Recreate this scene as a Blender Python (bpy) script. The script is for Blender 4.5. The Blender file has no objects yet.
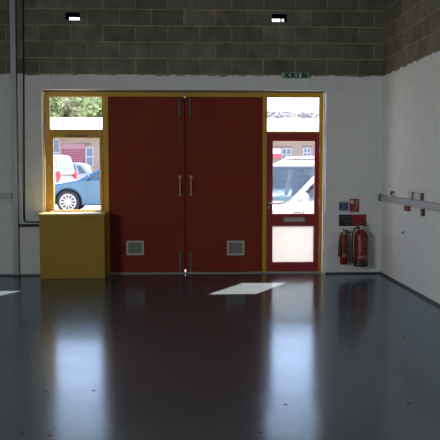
import bpy, bmesh, math, random
from mathutils import Vector, Matrix
R = math.radians
PI = math.pi
S = bpy.context.scene
C = S.collection

# ------------------------------------------------------------------ materials
def new_mat(name):
    m = bpy.data.materials.new(name); m.use_nodes = True
    nt = m.node_tree
    return m, nt, nt.nodes['Principled BSDF']

def mat(name, col, rough=.6, metal=0.0, spec=.5, noise=.12, scale=9.0, emit=None, bump=0.0):
    """plain procedural paint: base colour broken up by a noise texture"""
    m, nt, b = new_mat(name)
    tc = nt.nodes.new('ShaderNodeTexCoord')
    nz = nt.nodes.new('ShaderNodeTexNoise'); nz.inputs['Scale'].default_value = scale; nz.inputs['Detail'].default_value = 4
    mx = nt.nodes.new('ShaderNodeMix'); mx.data_type = 'RGBA'
    mx.inputs['A'].default_value = (*[c * (1 - noise) for c in col], 1)
    mx.inputs['B'].default_value = (*[min(1, c * (1 + noise)) for c in col], 1)
    nt.links.new(tc.outputs['Object'], nz.inputs['Vector'])
    nt.links.new(nz.outputs['Fac'], mx.inputs['Factor'])
    nt.links.new(mx.outputs['Result'], b.inputs['Base Color'])
    b.inputs['Roughness'].default_value = rough
    b.inputs['Metallic'].default_value = metal
    b.inputs['Specular IOR Level'].default_value = spec
    if bump:
        bp = nt.nodes.new('ShaderNodeBump'); bp.inputs['Strength'].default_value = bump; bp.inputs['Distance'].default_value = .01
        nt.links.new(nz.outputs['Fac'], bp.inputs['Height']); nt.links.new(bp.outputs['Normal'], b.inputs['Normal'])
    if emit:
        b.inputs['Emission Color'].default_value = (*col, 1); b.inputs['Emission Strength'].default_value = emit
    return m

def glass_mat(name, tint=(1, 1, 1), refl=.06):
    m = bpy.data.materials.new(name); m.use_nodes = True
    nt = m.node_tree; nt.nodes.clear()
    out = nt.nodes.new('ShaderNodeOutputMaterial'); mix = nt.nodes.new('ShaderNodeMixShader')
    tr = nt.nodes.new('ShaderNodeBsdfTransparent'); gl = nt.nodes.new('ShaderNodeBsdfGlossy')
    tr.inputs['Color'].default_value = (*tint, 1); gl.inputs['Roughness'].default_value = .02
    mix.inputs['Fac'].default_value = refl
    nt.links.new(tr.outputs[0], mix.inputs[1]); nt.links.new(gl.outputs[0], mix.inputs[2]); nt.links.new(mix.outputs[0], out.inputs['Surface'])
    return m

def frosted_mat(name):
    m = bpy.data.materials.new(name); m.use_nodes = True
    nt = m.node_tree; nt.nodes.clear()
    out = nt.nodes.new('ShaderNodeOutputMaterial'); mix = nt.nodes.new('ShaderNodeMixShader')
    tl = nt.nodes.new('ShaderNodeBsdfTranslucent'); df = nt.nodes.new('ShaderNodeBsdfDiffuse')
    tc = nt.nodes.new('ShaderNodeTexCoord'); nz = nt.nodes.new('ShaderNodeTexNoise'); nz.inputs['Scale'].default_value = 3
    rp = nt.nodes.new('ShaderNodeValToRGB')
    rp.color_ramp.elements[0].color = (.34, .338, .335, 1); rp.color_ramp.elements[1].color = (.40, .395, .39, 1)
    nt.links.new(tc.outputs['Object'], nz.inputs['Vector']); nt.links.new(nz.outputs['Fac'], rp.inputs['Fac'])
    nt.links.new(rp.outputs['Color'], tl.inputs['Color'])
    df.inputs['Color'].default_value = (.7, .7, .7, 1); mix.inputs['Fac'].default_value = .2
    nt.links.new(tl.outputs[0], mix.inputs[1]); nt.links.new(df.outputs[0], mix.inputs[2]); nt.links.new(mix.outputs[0], out.inputs['Surface'])
    return m

PAINT_Z = 2.845
def block_mat(name, axis, ox):
    """fair-faced concrete blocks, white paint up to PAINT_Z with a ragged brushed edge"""
    m, nt, b = new_mat(name)
    N = nt.nodes; L = nt.links
    tc = N.new('ShaderNodeTexCoord'); sp = N.new('ShaderNodeSeparateXYZ'); L.new(tc.outputs['Object'], sp.inputs[0])
    def math_(op, a, bb=None):
        n = N.new('ShaderNodeMath'); n.operation = op
        for i, v in enumerate((a, bb)):
            if v is None: continue
            if isinstance(v, (int, float)): n.inputs[i].default_value = v
            else: L.new(v, n.inputs[i])
        return n.outputs[0]
    u = math_('ADD', sp.outputs[axis], ox); v = math_('ADD', sp.outputs['Z'], -PAINT_Z + .225 * 20 )
    cb = N.new('ShaderNodeCombineXYZ'); L.new(u, cb.inputs[0]); L.new(v, cb.inputs[1])
    br = N.new('ShaderNodeTexBrick'); br.offset = .5; br.offset_frequency = 2
    br.inputs['Scale'].default_value = 1; br.inputs['Brick Width'].default_value = .45; br.inputs['Row Height'].default_value = .225
    br.inputs['Mortar Size'].default_value = .008; br.inputs['Mortar Smooth'].default_value = .25
    br.inputs['Color1'].default_value = (.128, .124, .092, 1); br.inputs['Color2'].default_value = (.205, .197, .158, 1)
    br.inputs['Mortar'].default_value = (.33, .285, .15, 1)
    L.new(cb.outputs[0], br.inputs['Vector'])
    n1 = N.new('ShaderNodeTexNoise'); n1.inputs['Scale'].default_value = 5; n1.inputs['Detail'].default_value = 6
    n2 = N.new('ShaderNodeTexNoise'); n2.inputs['Scale'].default_value = 60; n2.inputs['Detail'].default_value = 4
    n3 = N.new('ShaderNodeTexNoise'); n3.inputs['Scale'].default_value = 9; n3.inputs['Detail'].default_value = 5
    for n in (n1, n2, n3): L.new(tc.outputs['Object'], n.inputs['Vector'])
    # unpainted colour = bricks * mottling
    r1 = N.new('ShaderNodeMapRange'); r1.inputs['From Min'].default_value = .3; r1.inputs['From Max'].default_value = .7
    r1.inputs['To Min'].default_value = .75; r1.inputs['To Max'].default_value = 1.25; L.new(n1.outputs['Fac'], r1.inputs['Value'])
    r2 = N.new('ShaderNodeMapRange'); r2.inputs['From Min'].default_value = .3; r2.inputs['From Max'].default_value = .7
    r2.inputs['To Min'].default_value = .85; r2.inputs['To Max'].default_value = 1.15; L.new(n2.outputs['Fac'], r2.inputs['Value'])
    mo = math_('MULTIPLY', r1.outputs[0], r2.outputs[0])
    mu = N.new('ShaderNodeVectorMath'); mu.operation = 'SCALE'; L.new(br.outputs['Color'], mu.inputs[0]); L.new(mo, mu.inputs['Scale'])
    # painted colour
    pr = N.new('ShaderNodeMix'); pr.data_type = 'RGBA'
    pr.inputs['A'].default_value = (.69, .715, .71, 1); pr.inputs['B'].default_value = (.80, .825, .82, 1); L.new(n1.outputs['Fac'], pr.inputs['Factor'])
    pj = N.new('ShaderNodeMix'); pj.data_type = 'RGBA'; pj.inputs['B'].default_value = (.60, .625, .615, 1)
    L.new(pr.outputs['Result'], pj.inputs['A']); L.new(math_('MULTIPLY', br.outputs['Fac'], .3), pj.inputs['Factor'])
    # ragged paint edge
    wob = math_('MULTIPLY', math_('SUBTRACT', n3.outputs['Fac'], .5), .09)
    e = math_('SUBTRACT', math_('ADD', sp.outputs['Z'], wob), PAINT_Z - .010)
    mr = N.new('ShaderNodeMapRange'); mr.inputs['From Min'].default_value = -.006; mr.inputs['From Max'].default_value = .006; L.new(e, mr.inputs['Value'])
    fm = N.new('ShaderNodeMix'); fm.data_type = 'RGBA'
    L.new(mr.outputs[0], fm.inputs['Factor']); L.new(pj.outputs['Result'], fm.inputs['A']); L.new(mu.outputs[0], fm.inputs['B'])
    L.new(fm.outputs['Result'], b.inputs['Base Color'])
    b.inputs['Roughness'].default_value = .75; b.inputs['Specular IOR Level'].default_value = .25
    bp = N.new('ShaderNodeBump'); bp.inputs['Strength'].default_value = .35; bp.inputs['Distance'].default_value = .008
    hh = math_('ADD', math_('MULTIPLY', br.outputs['Fac'], -1.0), math_('MULTIPLY', n2.outputs['Fac'], .35))
    L.new(hh, bp.inputs['Height']); L.new(bp.outputs['Normal'], b.inputs['Normal'])
    return m

def floor_mat():
    m, nt, b = new_mat('painted concrete floor'); N = nt.nodes; L = nt.links
    tc = N.new('ShaderNodeTexCoord')
    n1 = N.new('ShaderNodeTexNoise'); n1.inputs['Scale'].default_value = 1.3; n1.inputs['Detail'].default_value = 6
    n2 = N.new('ShaderNodeTexNoise'); n2.inputs['Scale'].default_value = 3; n2.inputs['Detail'].default_value = 5
    vo = N.new('ShaderNodeTexVoronoi'); vo.voronoi_dimensions = '2D'; vo.inputs['Scale'].default_value = 1.15
    for n in (n1, n2, vo): L.new(tc.outputs['Object'], n.inputs['Vector'])
    rp = N.new('ShaderNodeValToRGB')
    rp.color_ramp.elements[0].position = .3; rp.color_ramp.elements[0].color = (.062, .074, .080, 1)
    rp.color_ramp.elements[1].position = .7; rp.color_ramp.elements[1].color = (.075, .088, .095, 1)
    L.new(n1.outputs['Fac'], rp.inputs['Fac'])
    # a few dark specks trodden into the paint
    sk = N.new('ShaderNodeMath'); sk.operation = 'LESS_THAN'; sk.inputs[1].default_value = .016; L.new(vo.outputs['Distance'], sk.inputs[0])
    mx = N.new('ShaderNodeMix'); mx.data_type = 'RGBA'; mx.inputs['B'].default_value = (.03, .03, .03, 1)
    L.new(sk.outputs[0], mx.inputs['Factor']); L.new(rp.outputs['Color'], mx.inputs['A']); L.new(mx.outputs['Result'], b.inputs['Base Color'])
    rr = N.new('ShaderNodeMapRange'); rr.inputs['From Min'].default_value = .3; rr.inputs['From Max'].default_value = .7
    rr.inputs['To Min'].default_value = .145; rr.inputs['To Max'].default_value = .185
    L.new(n2.outputs['Fac'], rr.inputs['Value'])
    b.inputs['Roughness'].default_value = .9; b.inputs['Specular IOR Level'].default_value = 0
    gl = N.new('ShaderNodeBsdfGlossy'); gl.inputs['Color'].default_value = (.78, .90, 1.0, 1); L.new(rr.outputs[0], gl.inputs['Roughness'])
    fn = N.new('ShaderNodeFresnel'); fn.inputs['IOR'].default_value = 1.74
    ms = N.new('ShaderNodeMixShader'); ds = N.new('ShaderNodeMath'); ds.operation = 'MULTIPLY_ADD'; L.new(sk.outputs[0], ds.inputs[0]); ds.inputs[1].default_value = -.75; ds.inputs[2].default_value = 1
    ff = N.new('ShaderNodeMath'); ff.operation = 'MULTIPLY'; L.new(fn.outputs[0], ff.inputs[0]); L.new(ds.outputs[0], ff.inputs[1]); L.new(ff.outputs[0], ms.inputs['Fac']); L.new(b.outputs[0], ms.inputs[1]); L.new(gl.outputs[0], ms.inputs[2])
    L.new(ms.outputs[0], N['Material Output'].inputs['Surface'])
    return m

def brick_face_mat(name, c1, c2, mo, w=.225, h=.075, ms=.006):
    m, nt, b = new_mat(name); N = nt.nodes; L = nt.links
    tc = N.new('ShaderNodeTexCoord'); sp = N.new('ShaderNodeSeparateXYZ'); cb = N.new('ShaderNodeCombineXYZ')
    L.new(tc.outputs['Object'], sp.inputs[0]); L.new(sp.outputs[0], cb.inputs[0]); L.new(sp.outputs[2], cb.inputs[1])
    br = N.new('ShaderNodeTexBrick'); br.inputs['Scale'].default_value = 1; br.inputs['Brick Width'].default_value = w; br.inputs['Row Height'].default_value = h
    br.inputs['Mortar Size'].default_value = ms
    br.inputs['Color1'].default_value = (*c1, 1); br.inputs['Color2'].default_value = (*c2, 1); br.inputs['Mortar'].default_value = (*mo, 1)
    L.new(cb.outputs[0], br.inputs['Vector']); L.new(br.outputs['Color'], b.inputs['Base Color']); b.inputs['Roughness'].default_value = .9
    return m

M = {}
M['floor'] = floor_mat()
M['back'] = block_mat('painted blockwork back wall', 'X', -.624 + .225 + .45 * 20)
M['side'] = block_mat('painted blockwork side wall', 'Y', .45 * 60)
M['ceiling'] = mat('ceiling lining', (.35, .36, .36), .8)
M['cove'] = mat('dark floor paint upstand', (.05, .055, .06), .5)
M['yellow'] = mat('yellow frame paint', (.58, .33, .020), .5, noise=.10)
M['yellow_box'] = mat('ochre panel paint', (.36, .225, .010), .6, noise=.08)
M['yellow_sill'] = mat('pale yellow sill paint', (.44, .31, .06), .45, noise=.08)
M['red'] = mat('dark red door paint', (.22, .026, .012), .6, noise=.12, scale=2.0, spec=.2)
M['red2'] = mat('red glazed door paint', (.33, .022, .024), .5, noise=.1, scale=2.0)
M['glass'] = glass_mat('clear window glass')
M['frost'] = frosted_mat('frosted glass film')
M['steel'] = mat('zinc plated steel', (.34, .34, .33), .4, .6)
M['steel_dark'] = mat('dull steel', (.12, .12, .115), .5, .5)
M['bolt'] = mat('weathered bolt steel', (.13, .125, .115), .6, .2)
M['chrome'] = mat('polished chrome', (.80, .80, .80), .25, .35)
M['brass'] = mat('pale brass', (.58, .48, .33), .4, .3)
M['alu'] = mat('aluminium strip', (.40, .40, .40), .45, .3)
M['vent_grey'] = mat('grey plastic vent', (.50, .47, .45), .6)
M['vent_dark'] = mat('vent slat grey', (.24, .25, .235), .6)
M['trunk'] = mat('grey steel trunking', (.40, .43, .46), .5, .15)
M['trunk_pink'] = mat('grey plastic trunking', (.39, .375, .40), .6, .0)
M['black'] = mat('black rubber', (.012, .012, .012), .6)
M['shade_liner'] = mat('black vent shade liner', (.003, .003, .004), .95, spec=0)  # shade inside the vent holes, put into a near-black colour
M['ext_label'] = mat('faded label print', (.30, .16, .13), .6)
M['black_pl'] = mat('black plastic', (.022, .022, .022), .45)
M['ext_red'] = mat('extinguisher red', (.21, .014, .012), .35, noise=.06)
M['sign_red'] = mat('sign red', (.27, .018, .021), .55, noise=.05)
M['sign_blue'] = mat('sign blue', (.035, .10, .27), .55, noise=.05)
M['sign_black'] = mat('sign black', (.018, .020, .022), .55, noise=.05)
M['sign_white'] = mat('sign white', (.62, .62, .60), .6, noise=.05)
M['sign_pale'] = mat('sign faint print', (.13, .12, .12), .6, noise=.05)
M['sign_yellow'] = mat('sign cream print', (.55, .42, .22), .6, noise=.05)
M['green'] = mat('exit sign green', (.006, .105, .060), .5, noise=.05)
M['exit_body'] = mat('exit sign housing', (.36, .45, .39), .6, noise=.05)
M['socket'] = mat('white plastic', (.62, .63, .62), .5, noise=.05)
M['grey_pl'] = mat('dark grey plastic', (.13, .135, .14), .5)
M['switch_red'] = mat('red switch box', (.25, .03, .03), .5)
M['bare'] = mat('bare outer masonry', (.12, .11, .10), .9)
M['canopy'] = mat('canopy cladding', (.25, .25, .26), .6)
# outdoors
M['yard'] = mat('sunlit concrete yard', (.40, .37, .34), .9, noise=.15, scale=2)
M['tan'] = brick_face_mat('tan brickwork', (.26, .19, .14), (.30, .22, .17), (.32, .26, .21))
M['roof'] = mat('pale roof sheeting', (.62, .64, .68), .6, noise=.05)
M['roller'] = mat('faded red roller shutter', (.30, .10, .12), .6)
M['pink'] = mat('faded pink panel', (.30, .15, .16), .7)
M['bwin'] = mat('grey window glass', (.10, .13, .17), .15)
M['bframe'] = mat('white window frame', (.42, .42, .45), .5)
M['bsign_w'] = mat('white sign panel', (.80, .82, .86), .6)
M['bsign_r'] = mat('red sign panel', (.50, .09, .11), .6)
M['bsign_d'] = mat('brown fascia lettering', (.17, .11, .10), .7)
M['leaf'] = mat('hazy green leaves', (.26, .31, .13), .8, noise=.4, scale=1.2)  # distance haze is put into this and the next two tree colours
M['leaf2'] = mat('hazy olive leaves', (.32, .31, .19), .8, noise=.4, scale=1.2)
M['leaf3'] = mat('hazy grey twigs', (.36, .32, .32), .8, noise=.3, scale=1.2)
M['bark'] = mat('bark', (.14, .11, .09), .9)
M['car_blue'] = mat('metallic blue car paint', (.04, .115, .185), .25, .2, noise=.04)
M['car_silver'] = mat('silver car paint', (.27, .28, .33), .3, .2, noise=.04)
M['car_white'] = mat('white car paint', (.52, .50, .49), .35, noise=.03)
M['car_glass'] = mat('tinted car glass', (.05, .075, .085), .08, noise=.2, scale=3)
M['van_white'] = mat('van paint', (.36, .36, .37), .4, noise=.03)
M['car_clear'] = glass_mat('clear car glass', (.62, .70, .72), .075)
M['seat'] = mat('grey seat cloth', (.10, .10, .12), .9)
M['tyre'] = mat('tyre rubber', (.025, .025, .027), .7)
M['rim'] = mat('silver alloy wheel', (.62, .58, .56), .4, .3)
M['tail'] = mat('red lamp lens', (.55, .025, .03), .2)
M['lamp'] = mat('clear lamp lens', (.75, .75, .78), .15)
M['trim_bl'] = mat('dark car trim', (.035, .035, .04), .5)

# ------------------------------------------------------------------ mesh helpers
class MB:
    def __init__(s): s.b = bmesh.new()
    def box(s, x0, x1, y0, y1, z0, z1):
        vs = [s.b.verts.new((x, y, z)) for x in (x0, x1) for y in (y0, y1) for z in (z0, z1)]
        for f in ((0, 1, 3, 2), (4, 6, 7, 5), (0, 4, 5, 1), (2, 3, 7, 6), (0, 2, 6, 4), (1, 5, 7, 3)):
            s.b.faces.new([vs[i] for i in f])
        return s
    def prism(s, pts, a0, a1, plane='xz'):
        """polygon pts in a plane, extruded along the third axis"""
        def P(p, a):
            return {'xz': (p[0], a, p[1]), 'yz': (a, p[0], p[1]), 'xy': (p[0], p[1], a)}[plane]
        A = [s.b.verts.new(P(p, a0)) for p in pts]; B = [s.b.verts.new(P(p, a1)) for p in pts]
        s.b.faces.new(A); s.b.faces.new(B[::-1])
        n = len(pts)
        for i in range(n): s.b.faces.new((A[i], B[i], B[(i + 1) % n], A[(i + 1) % n]))
        return s
    def poly(s, pts):
        s.b.faces.new([s.b.verts.new(p) for p in pts]); return s
    def lathe(s, prof, cx=0, cy=0, cz=0, axis='z', n=24):
        """prof = [(radius, height)], revolved about an axis through (cx,cy,cz)"""
        rings = []
        for r, h in prof:
            ring = []
            for k in range(n):
                a = 2 * PI * k / n
                u, v = r * math.cos(a), r * math.sin(a)
                p = {'z': (u, v, h), 'y': (u, h, v), 'x': (h, u, v)}[axis]
                ring.append(s.b.verts.new((p[0] + cx, p[1] + cy, p[2] + cz)))
            rings.append(ring)
        for a, b in zip(rings, rings[1:]):
            for k in range(n): s.b.faces.new((a[k], a[(k + 1) % n], b[(k + 1) % n], b[k]))
        s.b.faces.new(rings[0]); s.b.faces.new(rings[-1][::-1])
        return s
    def tube(s, pts, r, n=10):
        pts = [Vector(p) for p in pts]; rings = []
        for i, p in enumerate(pts):
            t = (pts[min(i + 1, len(pts) - 1)] - pts[max(i - 1, 0)]).normalized()
            q = t.to_track_quat('Z', 'Y')
            rr = r[i] if isinstance(r, (list, tuple)) else r
            rings.append([s.b.verts.new(p + q @ Vector((rr * math.cos(2 * PI * k / n), rr * math.sin(2 * PI * k / n), 0))) for k in range(n)])
        for a, b in zip(rings, rings[1:]):
            best = min(range(n), key=lambda o: (a[0].co - b[o].co).length)
            b[:] = b[best:] + b[:best]
            for k in range(n): s.b.faces.new((a[k], a[(k + 1) % n], b[(k + 1) % n], b[k]))
        s.b.faces.new(rings[0]); s.b.faces.new(rings[-1][::-1])
        return s
    def build(s, name, m, parent=None, bevel=0.0, smooth=False, seg=2):
        bmesh.ops.recalc_face_normals(s.b, faces=s.b.faces)
        me = bpy.data.meshes.new(name); s.b.to_mesh(me); s.b.free()
        me.materials.append(m)
        if smooth:
            me.polygons.foreach_set('use_smooth', [True] * len(me.polygons))
            try: me.set_sharp_from_angle(angle=R(40))
            except Exception: pass
        o = bpy.data.objects.new(name, me); C.objects.link(o)
        if parent: o.parent = parent
        if bevel:
            bv = o.modifiers.new('edge', 'BEVEL'); bv.width = bevel; bv.segments = seg; bv.limit_method = 'ANGLE'; bv.angle_limit = R(35)
        return o

def tag(o, label=None, cat=None, group=None, kind=None):
    for k, v in (('label', label), ('category', cat), ('group', group), ('kind', kind)):
        if v: o[k] = v
    return o
def empty(name, loc=(0, 0, 0), rz=0.0):
    o = bpy.data.objects.new(name, None); C.objects.link(o); o.location = loc; o.rotation_euler = (0, 0, rz); o.empty_display_size = .1
    return o
def thing(name, label, cat, loc=(0, 0, 0), rz=0.0, group=None):
    return tag(empty(name, loc, rz), label, cat, group)
def struct(o, label, cat): return tag(o, label, cat, kind='structure')
def copy_tree(o, parent=None):
    c = o.copy(); C.objects.link(c)
    if parent: c.parent = parent
    for ch in [x for x in C.objects if x.parent == o]: copy_tree(ch, c)
    return c

# ------------------------------------------------------------------ room shell
XL, XR, YB, ZC = -5.2, 2.79, -14.0, 5.2
T = .33                                                  # wall thickness
OX0, OX1, OZ = -2.05, 1.975, 2.63                        # big opening
holes = [(OX0, OX1, 0.0, OZ), (-1.70, -1.50, 3.59, 3.695), (1.19, 1.405, 3.59, 3.70)]

def wall_with_holes(x0, x1, z0, z1, y0, y1, holes):
    b = bmesh.new()
    xs = sorted({x0, x1, *[h[0] for h in holes], *[h[1] for h in holes]})
    zs = sorted({z0, z1, *[h[2] for h in holes], *[h[3] for h in holes]})
    def solid(i, j):
        if not (0 <= i < len(xs) - 1 and 0 <= j < len(zs) - 1): return False
        cx, cz = (xs[i] + xs[i + 1]) / 2, (zs[j] + zs[j + 1]) / 2
        return not any(h[0] < cx < h[1] and h[2] < cz < h[3] for h in holes)
    def q(*p): b.faces.new([b.verts.new(v) for v in p])
    for i in range(len(xs) - 1):
        for j in range(len(zs) - 1):
            if not solid(i, j): continue
            a, c, d, e = xs[i], xs[i + 1], zs[j], zs[j + 1]
            q((a, y0, d), (c, y0, d), (c, y0, e), (a, y0, e)); q((a, y1, d), (a, y1, e), (c, y1, e), (c, y1, d))
            if not solid(i - 1, j): q((a, y0, d), (a, y0, e), (a, y1, e), (a, y1, d))
            if not solid(i + 1, j): q((c, y0, d), (c, y1, d), (c, y1, e), (c, y0, e))
            if not solid(i, j - 1): q((a, y0, d), (a, y1, d), (c, y1, d), (c, y0, d))
            if not solid(i, j + 1): q((a, y0, e), (c, y0, e), (c, y1, e), (a, y1, e))
    bmesh.ops.remove_doubles(b, verts=b.verts, dist=1e-5)
    m = MB(); m.b.free(); m.b = b
    return m
o = wall_with_holes(XL - .2, XR + .2, 0, ZC, 0, T, holes).build('wall_back', M['back'])
struct(o, 'back blockwork wall, painted white below and bare grey above', 'wall')
struct(MB().box(XR, XR + .2, YB, 0, 0, ZC).build('wall_right', M['side']), 'right blockwork wall, white below a ragged paint line', 'wall')
struct(MB().box(XL - .2, XL, YB, 0, 0, ZC).build('wall_left', M['side']), 'left blockwork wall outside the picture edge', 'wall')
struct(MB().box(XL - .2, XR + .2, YB - .2, YB, 0, ZC).build('wall_rear', M['back']), 'rear blockwork wall behind the viewer', 'wall')
struct(MB().box(XL - .2, XR + .2, YB - .2, T, -.12, 0).build('floor', M['floor']), 'glossy dark grey painted concrete floor', 'floor')
struct(MB().box(XL - .2, XR + .2, YB - .2, T, ZC, ZC + .15).build('ceiling', M['ceiling']), 'plain ceiling above the block walls', 'ceiling')
# floor paint turned up a little at the wall foot
struct(MB().prism([(XR, 0), (XR - .018, 0), (XR - .012, .024), (XR, .030)], YB, 0, 'xz').build('baseboard_right', M['cove']), 'dark painted upstand along foot of right wall', 'baseboard')
struct(MB().box(OX1 + .01, XR - .02, -.012, 0, 0, .022).build('baseboard_back', M['cove']), 'dark painted upstand at wall foot below the fire extinguishers', 'baseboard')
struct(MB().box(-2.47 - 2.7, -2.06, -.012, 0, 0, .022).build('baseboard_left', M['cove']), 'dark painted upstand at wall foot left of yellow box', 'baseboard')

# ------------------------------------------------------------------ yellow frame (one joinery set)
F0, F1 = .12, .22
fr = empty('trim_1'); struct(fr, 'yellow painted timber frame around window and red doors', 'door frame')
MB().box(-2.036, 1.956, F0, F1, 2.548, 2.612).build('head_rail', M['yellow'], fr, .004)
MB().box(-2.036, -1.972, F0, F1, .80, 2.548).build('jamb', M['yellow'], fr, .004)
MB().box(-1.212, -1.133, F0, F1, 0, 2.548).build('mullion', M['yellow'], fr, .004)
MB().box(1.080, 1.137, F0, F1, 0, 2.548).build('mullion', M['yellow'], fr, .004)
MB().box(1.905, 1.956, F0, F1, 0, 2.548).build('jamb', M['yellow'], fr, .004)
MB().box(-1.972, -1.212, F0, F1, 2.016, 2.074).build('transom', M['yellow'], fr, .004)
MB().box(1.137, 1.905, F0, F1, 2.036, 2.058).build('transom', M['yellow'], fr, .003)
MB().box(-2.05, 1.975, .10, .125, 2.612, 2.628).build('head_bead', M['bare'], fr)
struct(MB().prism([(.085, 0), (.10, .016), (.215, .020), (.235, 0)], -1.133, 1.95, 'yz').build('trim_2', M['alu']), 'pale metal threshold strip under the red doors', 'threshold')

# windows
w = empty('window_1', (-1.592, .15, .914)); struct(w, 'yellow casement window over the boxed sill, cars seen through it', 'window')
def W(m, name, mt, **k):
    o = m.build(name, mt, w, **k); o.location = (1.592, -.15, -.914); return o
m = MB()
m.box(-1.970, -1.918, .115, .185, .915, 2.014); m.box(-1.262, -1.214, .115, .185, .915, 2.014)
m.box(-1.918, -1.262, .115, .185, 1.958, 2.014); m.box(-1.918, -1.262, .115, .185, .915, .930)
W(m, 'casement_frame', M['yellow'], bevel=.004)
W(MB().box(-1.918, -1.262, .147, .153, .930, 1.958), 'pane', M['glass'])
W(MB().box(-1.734, -1.437, .104, .115, 1.973, 1.997), 'trickle_vent', M['steel_dark'], bevel=.003)
for z in (1.06, 1.52):
    h = W(MB().box(-1.976, -1.962, .100, .116, z - .035, z + .035).lathe([(.007, -.04), (.007, .04)], -1.969, .102, z, 'z', 8), 'hinge', M['brass'])
W(MB().box(-1.252, -1.226, .098, .116, 1.40, 1.50).box(-1.246, -1.232, .075, .099, 1.455, 1.475).box(-1.246, -1.234, .070, .08, 1.36, 1.475), 'casement_handle', M['brass'], bevel=.002)
W(MB().box(-1.250, -1.228, .100, .116, 1.02, 1.05), 'casement_stay', M['brass'])
w2 = empty('window_2', (-1.59, .16, 2.074)); struct(w2, 'small fixed light above the casement window, trees beyond', 'window')
m = MB().box(-1.966, -1.214, .157, .163, 2.076, 2.546).build('pane', M['glass'], w2); m.location = (1.59, -.16, -2.074)
m = MB()
for a in ((-1.972, -1.960, 2.074, 2.548), (-1.222, -1.212, 2.074, 2.548), (-1.960, -1.222, 2.074, 2.082), (-1.960, -1.222, 2.540, 2.548)): m.box(a[0], a[1], .130, .157, a[2], a[3])
m = m.build('glazing_bead', M['yellow'], w2); m.location = (1.59, -.16, -2.074)
w3 = empty('window_3', (1.52, .16, 2.058)); struct(w3, 'small fixed light above the glazed red door, sky beyond', 'window')
m = MB().box(1.138, 1.904, .157, .163, 2.058, 2.548).build('pane', M['glass'], w3); m.location = (-1.52, -.16, -2.058)
m = MB()
for a in ((1.137, 1.145, 2.058, 2.548), (1.897, 1.905, 2.058, 2.548), (1.145, 1.897, 2.058, 2.064), (1.145, 1.897, 2.542, 2.548)): m.box(a[0], a[1], .130, .157, a[2], a[3])
m = m.build('glazing_bead', M['yellow'], w3); m.location = (-1.52, -.16, -2.058)

# boxed window sill
sb = thing('boxed_sill', 'ochre yellow boxed-in panel standing under the casement window', 'window sill', (-1.60, -.12, 0))
def P(m, name, mt, par, off, **k):
    o = m.build(name, mt, par, **k); o.location = off; return o
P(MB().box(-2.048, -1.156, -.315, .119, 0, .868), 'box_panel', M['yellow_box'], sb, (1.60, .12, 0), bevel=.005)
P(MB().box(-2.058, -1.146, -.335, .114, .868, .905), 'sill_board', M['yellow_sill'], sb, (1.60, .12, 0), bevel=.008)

# ------------------------------------------------------------------ double doors
def leaf(n, x0, x1, label, hx, flip):
    d = empty(n, (x0 if flip < 0 else x1, .15, .022)); struct(d, label, 'door')
    off = (-d.location.x, -d.location.y, -d.location.z)
    P(MB().box(x0, x1, .135, .185, .022, 2.545), 'door_panel', M['red'], d, off, bevel=.004)
    # tall shoot bolts, top and bottom
    for a, (z0, z1, rz0, rz1) in (('top_bolt', (2.27, 2.53, 1.88, 2.27)), ('bottom_bolt', (.03, .325, .325, .36))):
        b = P(MB().box(hx - .016, hx + .016, .112, .1352, z0, z1), a, M['bolt'], d, off, bevel=.003)
        P(MB().lathe([(.006, rz0), (.006, rz1)], hx, .124, 0, 'z', 8), 'bolt_rod', M['steel_dark'], b, (0, 0, 0))
        zz = z0 + .04 if a == 'top_bolt' else z1 - .035
        P(MB().box(hx - .02, hx + .02, .108, .1352, zz - .02, zz + .02), 'bolt_keep', M['steel_dark'], b, (0, 0, 0), bevel=.002)
    # slender pull handle on square roses
    px = hx + (.004 if flip < 0 else .010)
    h = P(MB().tube([(px, .125, 1.155), (px, .085, 1.165), (px, .075, 1.19), (px, .075, 1.36), (px, .085, 1.385), (px, .125, 1.395)], .0075), 'pull_handle', M['brass'], d, off, smooth=True)
    for z in (1.148, 1.402):
        P(MB().prism([(px + .022 * math.cos(k * PI / 2 + PI / 4), z + .022 * math.sin(k * PI / 2 + PI / 4)) for k in range(4)] if z < 1.2 else
                     [(px + .024 * math.cos(k * PI / 4), z + .024 * math.sin(k * PI / 4)) for k in range(8)], .118, .1355), 'handle_rose', M['brass'], h, (0, 0, 0), bevel=.002)
    return d, off
def door_vent(d, off, x0, x1, z0, z1):
    m = MB()
    t = .030
    m.box(x0, x1, .112, .1355, z0, z0 + t); m.box(x0, x1, .112, .1355, z1 - t, z1)
    m.box(x0, x0 + t, .112, .1355, z0 + t, z1 - t); m.box(x1 - t, x1, .112, .1355, z0 + t, z1 - t)
    v = P(m, 'vent_frame', M['vent_grey'], d, off, bevel=.003)
    m = MB().box(x0 + t, x1 - t, .128, .1355, z0 + t, z1 - t)
    n = 7
    for k in range(n):
        z = z0 + t + (z1 - z0 - 2 * t) * (k + .5) / n
        m.prism([(.116, z - .008), (.128, z + .004), (.130, z + .008), (.118, z - .004)], x0 + t, x1 - t, 'yz')
    P(m, 'vent_louvre', M['vent_dark'], v, (0, 0, 0))
d1, o1 = leaf('door_1', -1.131, -.046, 'wide dark red door leaf beside the yellow window box', -.119, -1)
door_vent(d1, o1, -.893, -.640, .272, .482)
d2, o2 = leaf('door_2', -.036, 1.078, 'wide dark red door leaf beside the glazed red door', .034, 1)
door_vent(d2, o2, .563, .818, .262, .478)
# cover strip over the meeting edges, stopped short of the threshold so daylight shows in the gap
P(MB().box(-.066, -.016, .185, .195, .05, 2.54), 'cover_strip', M['red'], d2, o2)
P(MB().lathe([(.020, .096), (.026, .100), (.026, .120)], -.043, 0, 2.572, 'y', 14).box(-.060, -.026, .10, .121, 2.548, 2.60), 'door_catch', M['steel'], fr, (0, 0, 0), smooth=True)

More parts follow.
